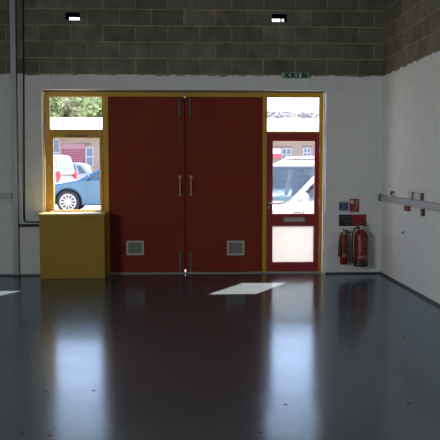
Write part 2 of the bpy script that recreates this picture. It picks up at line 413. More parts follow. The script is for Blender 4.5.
# ------------------------------------------------------------------ glazed personnel door
d3 = empty('door_3', (1.904, .15, .022)); struct(d3, 'narrow red glazed door with letter plate and frosted lower pane', 'door')
o3 = (-1.904, -.15, -.022)
m = MB()
x0, x1 = 1.139, 1.903
for a in ((x0, 1.229, .022, 2.034), (1.838, x1, .022, 2.034), (1.229, 1.838, 1.920, 2.034), (1.229, 1.838, .690, .868), (1.229, 1.838, .022, .157)):
    m.box(a[0], a[1], .128, .178, a[2], a[3])
P(m, 'door_frame', M['red2'], d3, o3, bevel=.003)
P(MB().box(1.229, 1.838, .150, .156, .868, 1.920), 'pane', M['glass'], d3, o3)
P(MB().box(1.229, 1.838, .150, .156, .157, .690), 'frosted_pane', M['frost'], d3, o3)['label'] = 'frosted white lower pane'
lp = P(MB().box(1.380, 1.702, .117, .1285, .744, .818), 'letter_plate', M['vent_dark'], d3, o3, bevel=.004)
P(MB().box(1.405, 1.677, .112, .118, .758, .803), 'letter_flap', M['vent_grey'], lp, (0, 0, 0), bevel=.003)
lh = P(MB().box(1.152, 1.192, .118, .1285, .93, 1.06).lathe([(.017, .09), (.021, .119)], 1.172, 0, 1.022, 'y', 14), 'handle_plate', M['steel_dark'], d3, o3, bevel=.003)
P(MB().tube([(1.172, .118, 1.022), (1.172, .085, 1.022), (1.185, .075, 1.022), (1.23, .073, 1.020), (1.315, .078, 1.016)], [.010, .010, .011, .010, .008]), 'lever', M['chrome'], lh, (0, 0, 0), smooth=True)
P(MB().lathe([(.011, .108), (.014, .119)], 1.172, 0, .958, 'y', 12), 'lock_cylinder', M['chrome'], lh, (0, 0, 0))
for z in (.32, 1.05, 1.80):
    P(MB().lathe([(.008, -.05), (.008, .05)], 1.903, .122, z, 'z', 8), 'hinge', M['steel'], d3, o3)

# ------------------------------------------------------------------ holes high in the wall: outer air grilles
for k, (hx0, hx1, hz0, hz1) in enumerate(holes[1:]):
    g = thing('air_vent', ('small bright vent slot high in bare blockwork above the window', 'small bright vent slot high in bare blockwork above the exit sign')[k], 'vent', ((hx0 + hx1) / 2, T - .02, hz0), group='vent slots in the upper wall')
    m = MB()
    if k == 0: bars = [(.62, .66)]
    else: bars = [(.40, .45), (.72, .84)]
    wd = hx1 - hx0
    m.box(-wd / 2 + .001, wd / 2 - .001, 0, .018, .001, .006); m.box(-wd / 2 + .001, wd / 2 - .001, 0, .018, hz1 - hz0 - .008, hz1 - hz0 - .001)
    m.box(-wd / 2 + .001, -wd / 2 + .006, 0, .018, .006, hz1 - hz0 - .008); m.box(wd / 2 - .006, wd / 2 - .001, 0, .018, .006, hz1 - hz0 - .008)
    m.build('vent_frame', M['bare'], g)
    MB().box(-wd / 2 + .0005, wd / 2 - .0005, -T + .03, 0, hz1 - hz0 - .004, hz1 - hz0 - .0005).box(-wd / 2 + .0005, -wd / 2 + .004, -T + .03, 0, .0005, hz1 - hz0 - .004).box(wd / 2 - .004, wd / 2 - .0005, -T + .03, 0, .0005, hz1 - hz0 - .004).build('vent_shade_liner', M['shade_liner'], g)  # thin black lining added so the hole's soffit and sides look shaded
    for a, b in bars: MB().box(-wd / 2 + wd * a, -wd / 2 + wd * b, 0, .015, .006, (hz1 - hz0) * (.35 if k == 0 else 1) - .009).build('vent_bar', M['trim_bl'], g)

# ------------------------------------------------------------------ exit sign
ex = thing('exit_sign', 'green running man exit sign above the glazed red door', 'sign', (1.523, 0, 2.795))
MB().box(-.192, .192, -.055, 0, 0, .080).build('housing', M['exit_body'], ex, .004)
fp = MB().box(-.158, .172, -.058, -.055, .010, .072).build('sign_face', M['green'], ex)
m = MB()
yy0, yy1 = -.0605, -.058
m.prism([(-.105, .041), (-.070, .062), (-.062, .055), (-.086, .041), (-.062, .027), (-.070, .020)], yy0, yy1)      # arrow head
m.build('arrow', M['sign_white'], fp)
m = MB()                                                                                                       # running man
m.lathe([(.007, yy0), (.007, yy1)], .006, 0, .061, 'y', 10)
m.prism([(-.002, .053), (.010, .053), (.012, .036), (.002, .036)], yy0, yy1)
m.prism([(.002, .038), (.010, .038), (-.006, .026), (-.022, .024), (-.022, .029), (-.008, .031)], yy0, yy1)
m.prism([(.004, .038), (.012, .038), (.020, .020), (.014, .018)], yy0, yy1)
m.prism([(.010, .052), (.030, .044), (.028, .040), (.010, .047)], yy0, yy1)
m.prism([(-.002, .053), (-.020, .044), (-.018, .040), (-.001, .047)], yy0, yy1)
m.build('running_man', M['sign_white'], fp)
MB().box(.050, .082, yy0, yy1, .016, .066).build('door_symbol', M['sign_white'], fp)

# ------------------------------------------------------------------ safety notices on the back wall
def sign(name, label, x0, x1, z0, z1, m, th=.006, group=None):
    t = thing(name, label, 'sign', ((x0 + x1) / 2, 0, z0), group=group)
    w, h = x1 - x0, z1 - z0
    MB().box(-w / 2, w / 2, -th, 0, 0, h).build('sign_board', m, t, .0015)
    return t, w, h
Y0, Y1 = -.0085, -.006
t, w_, h_ = sign('safety_sign', 'small blue notice with white strip, beside the red pictogram notice', 2.173, 2.310, .908, 1.062, M['sign_white'])
MB().box(-w_ / 2, w_ / 2, Y0, Y1, .018, .130).build('blue_panel', M['sign_blue'], t)
m = MB().lathe([(.017, -.0105), (.017, -.0085)], -.004, 0, .098, 'y', 14).prism([(-.024, .030), (.018, .030), (.012, .078), (-.018, .078)], -.0105, -.0085)
m.build('pictogram', M['sign_pale'], t)
m = MB()
for z in (.004, .010): m.box(-.055, .055, Y0, Y1, z, z + .003)
m.build('print_line', M['sign_pale'], t)
t, w_, h_ = sign('safety_sign', 'red pictogram notice with pale flame shapes, above the two-colour notice', 2.326, 2.468, .895, 1.088, M['sign_red'])
m = MB()
m.prism([(-.055, .175), (-.058, .140), (-.038, .118), (-.012, .122), (-.004, .145), (-.012, .160), (-.030, .178)], Y0, Y1)
m.build('flame_symbol', M['sign_white'], t)
m = MB()
for i in range(4):
    for j in range(2):
        m.box(.018 + j * .024, .034 + j * .024, Y0, Y1, .085 + i * .024 + j * .010, .098 + i * .024 + j * .010)
m.build('call_point_symbol', M['sign_yellow'], t)
m = MB().prism([(-.012, .048), (.030, .052), (.042, .078), (.020, .070)], Y0, Y1)
for z in (.010, .019): m.box(-.05, .05, Y0, Y1, z, z + .004)
m.build('print_line', M['sign_yellow'], t)
t, w_, h_ = sign('extinguisher_sign', 'black headed notice directly above the thin extinguisher', 2.176, 2.366, .694, .862, M['sign_black'], group='extinguisher notices')
m = MB()
for z, a in ((.135, .07), (.108, .06), (.090, .075), (.072, .065)): m.box(-a, a, Y0, Y1, z, z + (.010 if z > .12 else .004))
m.build('print_line', M['sign_pale'], t)
t, w_, h_ = sign('extinguisher_sign', 'plain red notice directly above the big extinguisher', 2.367, 2.573, .694, .862, M['sign_red'], group='extinguisher notices')
m = MB()
for z, a in ((.012, .085), (.024, .08), (.038, .06)): m.box(-a, a, Y0, Y1, z, z + .004)
m.build('print_line', M['sign_pale'], t)

# ------------------------------------------------------------------ fire extinguishers, hung on the wall
e = thing('fire_extinguisher', 'big red extinguisher with black base and long hose, nearer the corner', 'fire extinguisher', (2.474, -.115, .125), group='fire extinguishers')
r = .098
MB().lathe([(r * .96, .045), (r, .06), (r, .43), (r * .93, .468), (r * .72, .50), (r * .42, .522), (.026, .528)], n=28).build('cylinder', M['ext_red'], e, smooth=True)
MB().lathe([(r * .9, 0), (r + .006, .008), (r + .006, .070), (r, .075)], n=28).build('base_ring', M['black_pl'], e, smooth=True)
lb = MB()
for z0, z1, a0, a1, rr in ((.385, .396, -145, -55, .0012), (.12, .165, -128, -52, .0012), (.20, .36, -118, -100, .0012)):
    n = 10; ps = [R(a0 + (a1 - a0) * k / n) for k in range(n + 1)]
    q = r + rr
    for a, b in zip(ps, ps[1:]): lb.poly([(q * math.cos(a), q * math.sin(a), z0), (q * math.cos(b), q * math.sin(b), z0), (q * math.cos(b), q * math.sin(b), z1), (q * math.cos(a), q * math.sin(a), z1)])
lb.build('print_label', M['ext_label'], e)['label'] = 'pale printed bands'
MB().lathe([(.024, .525), (.028, .535), (.028, .56), (.018, .565), (.018, .585)], n=16).build('valve_head', M['brass'], e, smooth=True)
MB().box(-.012, .09, -.014, .014, .578, .590).prism([(-.02, .590), (.085, .622), (.088, .630), (-.02, .606)], -.013, .013).build('squeeze_handle', M['black_pl'], e, .003)
MB().tube([(-.015, -.005, .552), (-.055, -.01, .562), (-.10, -.012, .535), (-.125, -.014, .47), (-.130, -.016, .38), (-.127, -.020, .25), (-.124, -.020, .12)], .012).build('hose', M['black'], e, smooth=True)
MB().lathe([(.013, .045), (.017, .06), (.015, .125)], -.123, -.020, 0, 'z', 12).build('nozzle', M['black_pl'], e, smooth=True)
MB().box(-.02, .02, .09, .118, .34, .56).box(-.03, .03, .03, .118, .515, .525).build('wall_bracket', M['steel_dark'], e)
e = thing('fire_extinguisher', 'thin red extinguisher with black discharge horn, nearer the glazed door', 'fire extinguisher', (2.232, -.085, .150), group='fire extinguishers')
r = .052
MB().lathe([(r * .85, 0), (r, .012), (r, .355), (r * .9, .39), (r * .62, .42), (.024, .435)], n=24).build('cylinder', M['ext_red'], e, smooth=True)
lb = MB()
n = 8; ps = [R(-120 + 70 * k / n) for k in range(n + 1)]; q = r + .001
for a, b in zip(ps, ps[1:]): lb.poly([(q * math.cos(a), q * math.sin(a), .105), (q * math.cos(b), q * math.sin(b), .105), (q * math.cos(b), q * math.sin(b), .165), (q * math.cos(a), q * math.sin(a), .165)])
lb.build('print_label', M['ext_label'], e)['label'] = 'faded pale label'
MB().lathe([(.022, .43), (.026, .44), (.024, .475), (.015, .485)], n=14).build('valve_head', M['brass'], e, smooth=True)
MB().prism([(-.015, .476), (.085, .448), (.09, .456), (-.01, .490)], -.012, .012).prism([(-.02, .490), (.05, .470), (.06, .476), (-.015, .515)], -.011, .011).build('squeeze_handle', M['black_pl'], e, .002)
MB().tube([(-.014, -.01, .462), (-.040, -.02, .455), (-.060, -.03, .42), (-.064, -.034, .37)], .012).build('hose', M['black'], e, smooth=True)
MB().lathe([(.027, .115), (.029, .125), (.022, .30), (.014, .36), (.012, .385)], -.062, -.034, 0, 'z', 14).build('discharge_horn', M['black_pl'], e, smooth=True)
MB().box(-.015, .015, .045, .088, .25, .45).build('wall_bracket', M['steel_dark'], e)

# ------------------------------------------------------------------ trunking and cables
t = thing('wall_trunking', 'long grey trunking running along the right wall at waist height', 'cable trunking', (XR, -2.5, 1.062))
TD = .04
MB().box(-TD, 0, YB + 2.6, 2.5, 0, .088).build('trunking_body', M['trunk_pink'], t, .003)
MB().box(-TD - .004, -TD, YB + 2.7, 2.47, .016, .074).build('trunking_lid', M['trunk'], t, .002)
MB().box(-TD - .006, 0, 2.36, 2.5, -.004, .094).build('end_cap', M['grey_pl'], t, .003)
t = thing('vertical_trunking', 'tall pale grey trunking running up the wall left of window', 'cable trunking', (-2.437, -.001, 0)); t.rotation_euler = (0, R(.33), 0)
MB().box(-.040, .036, -.05, 0, .023, ZC - .01).build('trunking_body', M['trunk'], t, .004)
MB().box(-.028, .024, -.053, -.05, .03, ZC - .02).build('trunking_lid', M['trunk'], t)
t = thing('horizontal_trunking', 'short grey trunking meeting the tall trunking from the left', 'cable trunking', (-2.49, 0, 1.098))
MB().box(-2.6, .006, -.048, .003, 0, .086).build('trunking_body', M['trunk'], t, .003)
MB().box(-2.6, -.05, -.051, -.048, .014, .072).build('trunking_lid', M['trunk'], t)
t = thing('conduit', 'slim white painted conduit beside the tall trunking', 'conduit', (-2.352, -.02, 0))
MB().box(-.022, .020, .008, .02, .76, 2.85).build('conduit_body', M['socket'], t, .003)
o = MB().tube([(-2.262, -.012, ZC - .01), (-2.292, -.012, 2.6), (-2.310, -.012, 1.4), (-2.318, -.012, .83), (-2.314, -.012, .79), (-2.290, -.012, .772), (-2.20, -.012, .768), (-2.06, -.012, .770)], .0105).build('black_cable', M['black'], smooth=True)
tag(o, 'thin black cable dropping beside the tall trunking to the yellow box', 'cable')
t = thing('black_pipe', 'short thick black pipe between tall trunking and yellow box', 'pipe', (-2.25, -.025, .722))
MB().tube([(-.152, 0, 0), (.190, 0, 0)], .020).build('pipe_body', M['black'], t, smooth=True)
for x in (-.10, .13): MB().box(x - .010, x + .010, -.023, .028, -.024, .024).build('pipe_clip', M['steel_dark'], t, .002)

# fittings on and below the right-hand trunking
def socket(label, y0, y1, z0, n):
    t = thing('socket_outlet', label, 'socket', (XR, (y0 + y1) / 2, z0), group='sockets above the trunking')
    h = .088; w = abs(y1 - y0)
    MB().box(-.038, 0, -w / 2, w / 2, 0, h).build('back_box', M['grey_pl'], t, .003)
    p = MB().box(-.045, -.038, -w / 2 + .02, w / 2 - .004, .004, h - .004).build('face_plate', M['socket'], t, .003)
    for k in range(n):
        c = -w / 2 + w * (k + .5) / n
        for dy, dz, a, b in ((0, .058, .004, .010), (-.011, .036, .009, .004), (.011, .036, .009, .004)):
            MB().box(-.0465, -.045, c + dy - a / 2, c + dy + a / 2, dz, dz + b).build('socket_slot', M['black_pl'], p)
    MB().box(-.0475, -.045, w / 2 - .036, w / 2 - .02, .064, .080).build('rocker_switch', M['sign_red'], p)
    return t
socket('pale single socket above the trunking, over the red box', -1.60, -1.42, 1.152, 1)
socket('pale wide double socket above the trunking, nearer the viewer', -1.93, -1.66, 1.152, 2)
t = thing('clamp', 'small rusty bracket sitting on trunking near the corner', 'clamp', (XR - .022, -.64, 1.150))
MB().box(-.018, .020, -.07, .05, 0, .012).build('bracket_foot', M['steel'], t, .002)
MB().lathe([(.024, -.03), (.030, -.02), (.030, .02), (.024, .03)], 0, -.01, .042, 'y', 14).build('bracket_ring', mat('rusty iron', (.16, .08, .05), .7), t, smooth=True)
MB().box(-.012, .014, -.10, -.045, .008, .046).build('bracket_lug', M['socket'], t, .004)
t = thing('switch_box', 'small dark red switch box fixed just under the trunking', 'switch', (XR, -1.32, .990))
MB().box(-.035, 0, -.09, .09, 0, .070).build('box_body', M['switch_red'], t, .004)
MB().box(-.039, -.035, -.04, .04, .018, .054).build('toggle', M['black_pl'], t, .002)
t = thing('junction_box', 'narrow black box hanging under trunking beside the red box', 'junction box', (XR, -1.94, .968))
MB().box(-.028, .003, -.035, .04, 0, .090).build('box_body', M['black_pl'], t, .003)
MB().box(-.032, -.028, -.03, .035, .008, .082).build('box_lid', M['grey_pl'], t, .002)
t = thing('wall_hook', 'tiny dark hook fixed alone in the white right wall', 'hook', (XR, -1.12, .680))
MB().box(-.006, 0, -.018, .018, 0, .036).build('hook_plate', M['steel_dark'], t)
MB().tube([(-.004, 0, .026), (-.022, 0, .022), (-.026, 0, .008), (-.018, 0, .002)], .004, 8).build('hook_prong', M['black_pl'], t, smooth=True)

# ------------------------------------------------------------------ outside: yard, canopy, cars, units, trees
m = MB()
m.poly([(-70, T, -.02), (70, T, -.02), (70, 10, .25), (-70, 10, .25)]); m.poly([(-70, 10, .25), (70, 10, .25), (70, 130, .25), (-70, 130, .25)])
bmesh.ops.remove_doubles(m.b, verts=m.b.verts, dist=1e-4)
struct(m.build('yard_ground', M['yard']), 'sunlit pale concrete yard outside the doors', 'ground')
def gz(y): return min(.25, -.02 + .27 * (y - T) / (10 - T))
struct(MB().prism([(T, 2.97), (1.5, 2.97), (1.5, 3.06), (T, 3.16)], -5.4, 3.0, 'yz').build('trim_3', M['canopy']), 'projecting canopy outside above the doors', 'canopy')

def arch(cx, r, z0, n=10):
    """wheel-arch points from front to back (x falling)"""
    a0 = math.asin(max(-1, min(1, (z0 - .31) / r)))
    return [(cx + r * math.cos(a), .31 + r * math.sin(a)) for a in [a0 + (PI - 2 * a0) * k / n for k in range(n + 1)]]
def wheel(par, x, y, r, side, spokes=15, rimr=.72):
    t = MB()
    t.lathe([(r * .70, -.09), (r * .93, -.10), (r, -.075), (r, .075), (r * .93, .10), (r * .70, .09)], 0, 0, 0, 'y', 32)
    o = t.build('wheel', M['tyre'], par, smooth=True); o.location = (x, y, r)
    m = MB(); q = r * rimr; ys = .092 * side
    ya, yb = sorted((ys, ys + .014 * side))
    for k in range(32):
        a, b = 2 * PI * k / 32, 2 * PI * (k + 1) / 32
        m.prism([(q * math.cos(a), q * math.sin(a)), (q * math.cos(b), q * math.sin(b)), (.87 * q * math.cos(b), .87 * q * math.sin(b)), (.87 * q * math.cos(a), .87 * q * math.sin(a))], ya, yb)
    for k in range(spokes):
        a = 2 * PI * k / spokes; c, s = math.cos(a), math.sin(a); w0 = q * .075
        m.prism([(.2 * q * c - w0 * s, .2 * q * s + w0 * c), (.9 * q * c - w0 * s, .9 * q * s + w0 * c), (.9 * q * c + w0 * s, .9 * q * s - w0 * c), (.2 * q * c + w0 * s, .2 * q * s - w0 * c)], ya, yb)
    m.lathe([(q * .27, ya - .003), (q * .27, yb + .003)], 0, 0, 0, 'y', 16)
    rm = m.build('rim', M['rim'], o)
    return o

def car(name, label, cat, loc, rz, paint, W_, wb, axf, r, lower, cabin, sidewins, ws, rw, spokes=11, group=None, roof_rack=False, rear_glass='car_glass', open_cabin=False, lamps=None, tails=None, hubs=True):
    """lower: top outline from nose to tail (x falling); cabin: outline nose to tail; windows in side-view coordinates"""
    t = thing(name, label, cat, loc, rz, group)
    hw = W_ / 2; zb = .22; axr = axf - wb; ra = r + .055
    def hwz(z, belt): return hw - .03 - max(0, z - belt) * .27
    a1 = arch(axf, ra, zb); a2 = arch(axr, ra, zb)
    nose = lower[0]; tail = lower[-1]
    pts = lower + [(tail[0] + .05, zb)] + a2[::-1] + a1[::-1] + [(nose[0] - .05, zb)]
    b = MB().prism(pts, -hw, hw)
    belt = min(p[1] for p in cabin)
    for ax in (axf, axr):
        MB().box(ax - ra - .04, ax + ra + .04, -hw + .22, hw - .22, .24, .31 + ra + .02).build('wheel_well', M['trim_bl'], t)
    glass = M['car_clear'] if open_cabin else M['car_glass']
    if not open_cabin:
        cv = [[b.b.verts.new((x, s * hwz(z, belt), z)) for x, z in cabin] for s in (-1, 1)]
        n = len(cabin)
        b.b.faces.new(cv[0]); b.b.faces.new(cv[1][::-1])
        for i in range(n): b.b.faces.new((cv[0][i], cv[1][i], cv[1][(i + 1) % n], cv[0][(i + 1) % n]))
    body = b.build('body', paint, t, .045, True, 3)
    if open_cabin:
        zt = max(p[1] for p in cabin); top = [p for p in cabin if p[1] > zt - .15]
        q = MB(); rows = [[], []]
        for x, z in top:
            for k, dz in ((0, 0), (1, -.055)): rows[k].append((q.b.verts.new((x, -hwz(z, belt), z + dz)), q.b.verts.new((x, hwz(z, belt), z + dz))))
        for k in (0, 1):
            for a, c in zip(rows[k], rows[k][1:]): q.b.faces.new((a[0], a[1], c[1], c[0]))
        for y in (0, 1):
            for (a, c), (a2, c2) in zip(zip(rows[0], rows[0][1:]), zip(rows[1], rows[1][1:])): q.b.faces.new((a[y], c[y], c2[y], a2[y]))
        for e in (0, -1): q.b.faces.new((rows[0][e][0], rows[0][e][1], rows[1][e][1], rows[1][e][0]))
        q.build('roof', paint, t, .015, True)
        MB().box(top[0][0] - .09, top[0][0] - .01, -hwz(top[0][1], belt) + .06, hwz(top[0][1], belt) - .06, top[0][1] - .075, top[0][1] - .03).build('header_trim', M['trim_bl'], t, .01)
        for s in (-1, 1):
            def pil(x0, z0, x1, z1, w): 
                m = MB(); A = []
                for x, z in ((x0, z0), (x1, z1)):
                    for dx in (-w, w):
                        for dy in (0, -.05): A.append(m.b.verts.new((x + dx, s * (hwz(z, belt) + dy), z)))
                for f in ((0, 1, 3, 2), (4, 6, 7, 5), (0, 4, 5, 1), (2, 3, 7, 6), (0, 2, 6, 4), (1, 5, 7, 3)): m.b.faces.new([A[i] for i in f])
                m.build('pillar', paint, t, .012)
            pil(cabin[0][0] - .06, cabin[0][1] - .03, top[0][0] - .02, top[0][1] - .02, .075)
            for k in range(len(sidewins) - 1):
                xm = (sidewins[k][-1][0] + sidewins[k + 1][0][0]) / 2
                pil(xm, belt - .02, xm, zt - .04, .05)
            pil(cabin[-1][0] + .12, cabin[-1][1] - .03, top[-1][0] + .03, top[-1][1] - .02, .10)
        MB().box(-1.9, cabin[0][0] - .50, -hw + .10, hw - .10, belt - .06, belt + .010).build('dark_interior', M['trim_bl'], t)
        MB().prism([(cabin[0][0] - .12, belt), (cabin[0][0] - .62, belt + .07), (cabin[0][0] - .70, belt + .0)], -hw + .14, hw - .14).build('dashboard', M['trim_bl'], t, .015)
        for y in (-.38, .38):
            for x in (-.30, -1.15):
                st = MB().prism([(x + .08, belt), (x - .02, belt + .26), (x - .12, belt + .26), (x - .12, belt)], y - .24, y + .24).build('seat', M['seat'], t, .03)
                MB().box(x - .13, x - .04, y - .12, y + .12, belt + .29, belt + .47).box(x - .09, x - .075, y - .06, y + .06, belt + .25, belt + .30).build('headrest', M['seat'], st, .03)
        m = MB(); n = 20; rr = .17
        m.tube([(cabin[0][0] - .74 + .10 * math.cos(2 * PI * k / n), -.38 + rr * math.sin(2 * PI * k / n), belt + .05 + .14 * math.cos(2 * PI * k / n)) for k in range(n + 1)], .014, 8)
        m.build('steering_wheel', M['trim_bl'], t, smooth=True)
        MB().box(top[0][0] - .06, top[0][0] - .03, -.11, .11, top[0][1] - .15, top[0][1] - .085).build('rear_view_mirror', M['trim_bl'], t, .008)
        for y in (-.05, .55):
            MB().tube([(cabin[0][0] + .03, y, cabin[0][1] + .015), (cabin[0][0] - .08, y - .50, cabin[0][1] + .07)], .011, 6).build('wiper', M['trim_bl'], t)
        MB().prism([(cabin[0][0] + .09, belt - .01), (cabin[0][0] + .09, belt + .008), (cabin[0][0] - .05, belt + .035), (cabin[0][0] - .05, belt - .02)], -hw + .13, hw - .13).build('scuttle', M['trim_bl'], t)
    for s in (-1, 1):
        for sw in sidewins:
            q = MB()
            A = [(x, s * (hwz(z, belt) + .010), z) for x, z in sw]; B = [(x, s * (hwz(z, belt) - .03), z) for x, z in sw]
            va = [q.b.verts.new(p) for p in A]; vb = [q.b.verts.new(p) for p in B]
            q.b.faces.new(va); q.b.faces.new(vb[::-1])
            for i in range(len(sw)): q.b.faces.new((va[i], vb[i], vb[(i + 1) % len(sw)], va[(i + 1) % len(sw)]))
            q.build('side_window', glass, t)
        for ax in (axf, axr): wheel(t, ax, s * (hw - .105), r, s, spokes)
    for nm, (p0, p1), sg in (('windscreen', ws, 1), ('rear_window', rw, -1)):
        d = Vector((p1[0] - p0[0], 0, p1[1] - p0[1])); nrm = Vector((d.z, 0, -d.x)).normalized()
        if nrm.x * sg < 0: nrm = -nrm
        q = MB(); f = []
        for off in (.012, -.03):
            A = Vector((p0[0], 0, p0[1])) + d * .07 + nrm * off; B = Vector((p0[0], 0, p0[1])) + d * .93 + nrm * off
            wa, wb_ = hwz(A.z, belt) - .07, hwz(B.z, belt) - .07
            f.append([q.b.verts.new(v) for v in ((A.x, -wa, A.z), (A.x, wa, A.z), (B.x, wb_, B.z), (B.x, -wb_, B.z))])
        q.b.faces.new(f[0]); q.b.faces.new(f[1][::-1])
        for i in range(4): q.b.faces.new((f[0][i], f[1][i], f[1][(i + 1) % 4], f[0][(i + 1) % 4]))
        q.build(nm, glass if sg > 0 or open_cabin else M[rear_glass], t)
    for s in (-1, 1):
        mx = ws[0][0] - .30
        MB().lathe([(.05, -.05), (.085, -.02), (.085, .03), (.06, .05)], 0, 0, 0, 'x', 12).build('door_mirror', paint, t, smooth=True).location = (mx, s * (hw + .08), belt + .09)
        y0, y1 = sorted((s * (hw - .33), s * (hw + .006)))
        (lx0, lx1, lz0, lz1) = lamps
        MB().box(lx0, lx1, y0, y1, lz0, lz1).build('headlight', M['lamp'], t, .02)
        (tx0, tx1, tz0, tz1) = tails
        y0, y1 = sorted((s * (hw - .20), s * (hw + .006)))
        MB().box(tx0, tx1, y0, y1, tz0, tz1).build('tail_light', M['tail'], t, .02)
        for sx in {sidewins[0][-1][0], sidewins[0][0][0] + .06}:
            MB().box(sx - .006, sx + .006, *sorted((s * (hw - .01), s * (hw + .002))), .30, belt + .0).build('door_seam', M['trim_bl'], t)
        m = MB().box(sidewins[0][0][0] - .62, sidewins[0][0][0] - .48, *sorted((s * (hw - .01), s * (hw + .02))), belt - .14, belt - .105)
        m.build('door_handle', paint, t, .006)
    MB().box(lower[0][0] - .06, lower[0][0] + .015, -hw + .12, hw - .12, .24, .40).build('front_bumper', M['trim_bl'], t, .02)
    MB().box(lower[-1][0] - .02, lower[-1][0] + .06, -.26, .26, .52, .63).build('number_plate', M['bsign_w'], t, .004)
    if roof_rack:
        zr = max(p[1] for p in cabin); xs = [p[0] for p in cabin if p[1] > zr - .08]
        for s in (-1, 1):
            y = s * (hw - .26)
            MB().tube([(max(xs) - .05, y, zr - .01), (max(xs) - .15, y, zr + .055), (min(xs) + .2, y, zr + .055), (min(xs) + .1, y, zr - .01)], .018).build('roof_rail', M['car_white'], t, smooth=True)
        for x in (max(xs) - .45, (max(xs) + min(xs)) / 2 - .1):
            MB().box(x - .03, x + .03, -hw + .22, hw - .22, zr + .05, zr + .085).build('roof_bar', M['car_white'], t, .008)
    return t

hatch_low = [(2.05, .34), (2.08, .52), (2.00, .68), (1.75, .78), (1.30, .87), (.85, .95), (-1.9, .98), (-2.05, .80), (-2.08, .42)]
hatch_cab = [(1.02, .90), (.10, 1.40), (-.35, 1.47), (-1.25, 1.44), (-1.55, 1.36), (-1.98, .93)]
sw1 = [(.72, .97), (.12, 1.33), (-.36, 1.39), (-.36, .97)]
sw2 = [(-.44, .97), (-.44, 1.39), (-1.18, 1.36), (-1.30, .99)]
sw3 = [(-1.38, 1.0), (-1.27, 1.34), (-1.42, 1.31), (-1.66, 1.03)]
kw = dict(W_=1.72, wb=2.5, axf=1.28, r=.315, lower=hatch_low, cabin=hatch_cab, sidewins=[sw1, sw2, sw3], ws=((1.02, .90), (.10, 1.40)), rw=((-1.98, .93), (-1.55, 1.36)),
          lamps=(1.86, 2.04, .60, .72), tails=(-2.06, -1.93, .72, .95))
car('hatchback_car', 'blue hatchback with pale multi-spoke wheel parked across the yellow window', 'car', (-2.03, 10.85, gz(10)), PI, M['car_blue'], **kw)
car('estate_car', 'silver car parked beyond the blue car, tail light at its right end', 'car', (-5.75, 20.3, gz(20)), PI, M['car_silver'], **kw)
van_low = [(1.98, .34), (2.02, .55), (1.92, .80), (1.55, .95), (1.10, 1.02), (-1.9, 1.04), (-2.08, .75), (-2.12, .40)]
van_cab = [(1.28, .98), (.62, 1.62), (.25, 1.72), (-1.62, 1.72), (-1.90, 1.67), (-2.05, 1.0)]
car('small_van', 'white small van seen from behind at left edge of the window view', 'van', (-6.45, 17.7, gz(17)), PI - R(14), M['van_white'],
    W_=1.70, wb=2.6, axf=1.25, r=.30, lower=van_low, cabin=van_cab, sidewins=[[(.98, 1.05), (.52, 1.52), (.25, 1.55), (.25, 1.05)]], rear_glass='bwin', ws=((1.28, .98), (.62, 1.62)), rw=((-2.02, 1.08), (-1.92, 1.56)),
    lamps=(1.82, 2.0, .66, .84), tails=(-2.06, -1.96, .72, 1.12), spokes=6)
car('hatchback_car', 'white car mostly hidden behind the blue car bonnet', 'car', (-2.1, 24.5, gz(20)), PI, M['car_white'], **kw)
suv_low = [(2.12, .40), (2.16, .54), (2.10, .66), (1.98, .74), (1.78, .80), (1.5, .86), (-2.1, .94), (-2.24, .76), (-2.26, .45)]
suv_cab = [(1.55, .85), (.27, 1.51), (.02, 1.59), (-1.6, 1.60), (-1.95, 1.52), (-2.22, .92)]
car('off_road_car', 'white roof-barred car parked close outside the glazed door, windscreen towards it', 'car', (2.29, 3.65, gz(3.65)), PI + R(41.4), M['car_white'],
    W_=1.80, wb=2.6, axf=1.30, r=.33, lower=suv_low, cabin=suv_cab, sidewins=[[(1.10, .92), (.22, 1.42), (-.30, 1.48), (-.30, .94)], [(-.40, .95), (-.40, 1.48), (-1.22, 1.48), (-1.22, .97)], [(-1.32, .98), (-1.32, 1.48), (-1.75, 1.46), (-1.98, .99)]],
    ws=((1.55, .85), (.27, 1.51)), rw=((-2.20, .95), (-1.97, 1.50)), lamps=(1.92, 2.10, .56, .70), tails=(-2.26, -2.12, .70, .90), spokes=8, roof_rack=True, open_cabin=True)

# industrial units across the yard
BY = 34.0; G = .25
bd = thing('industrial_unit', 'long tan brick unit with white roof across the yard', 'building', (0, BY, G))
MB().box(-26, 26, 0, .3, 0, 3.10).build('brick_wall', M['tan'], bd)
MB().prism([(-.45, 3.02), (-.45, 3.14), (6.2, 4.57), (12.8, 3.1), (12.8, 2.98)], -26.5, 26.5, 'yz').build('roof', M['roof'], bd)
MB().box(-25.9, -25.6, .3, 12.5, 0, 3.05).build('gable_wall', M['tan'], bd); MB().box(25.6, 25.9, .3, 12.5, 0, 3.05).build('gable_wall', M['tan'], bd)
def bwin(x0, x1, z0, z1, nx, nz, f=.05):
    fm = MB()
    fm.box(x0, x1, -.04, .02, z0, z0 + f); fm.box(x0, x1, -.04, .02, z1 - f, z1)
    for k in range(nx + 1):
        x = x0 + (x1 - x0 - f) * k / nx; fm.box(x, x + f, -.04, .02, z0 + f, z1 - f)
    for k in range(1, nz):
        z = z0 + (z1 - z0) * k / nz; fm.box(x0 + f, x1 - f, -.035, .015, z - f / 2, z + f / 2)
    o = fm.build('window_frame', M['bframe'], bd)
    MB().box(x0 + .01, x1 - .01, -.02, -.005, z0 + .01, z1 - .01).build('window_pane', M['bwin'], o)
zz = lambda z: z - G
bwin(-8.45, -7.62, zz(1.55), zz(3.16), 1, 2); bwin(-6.08, -5.62, zz(1.55), zz(2.66), 1, 2)
MB().box(-7.62, -7.46, -.10, 0, 0, 2.9).build('pier', M['pink'], bd)
sh = MB()
for k in range(22): sh.prism([(0, k * .105), (-.05, k * .105 + .02), (-.05, k * .105 + .085), (0, k * .105 + .105)], -7.42, -6.15, 'yz')
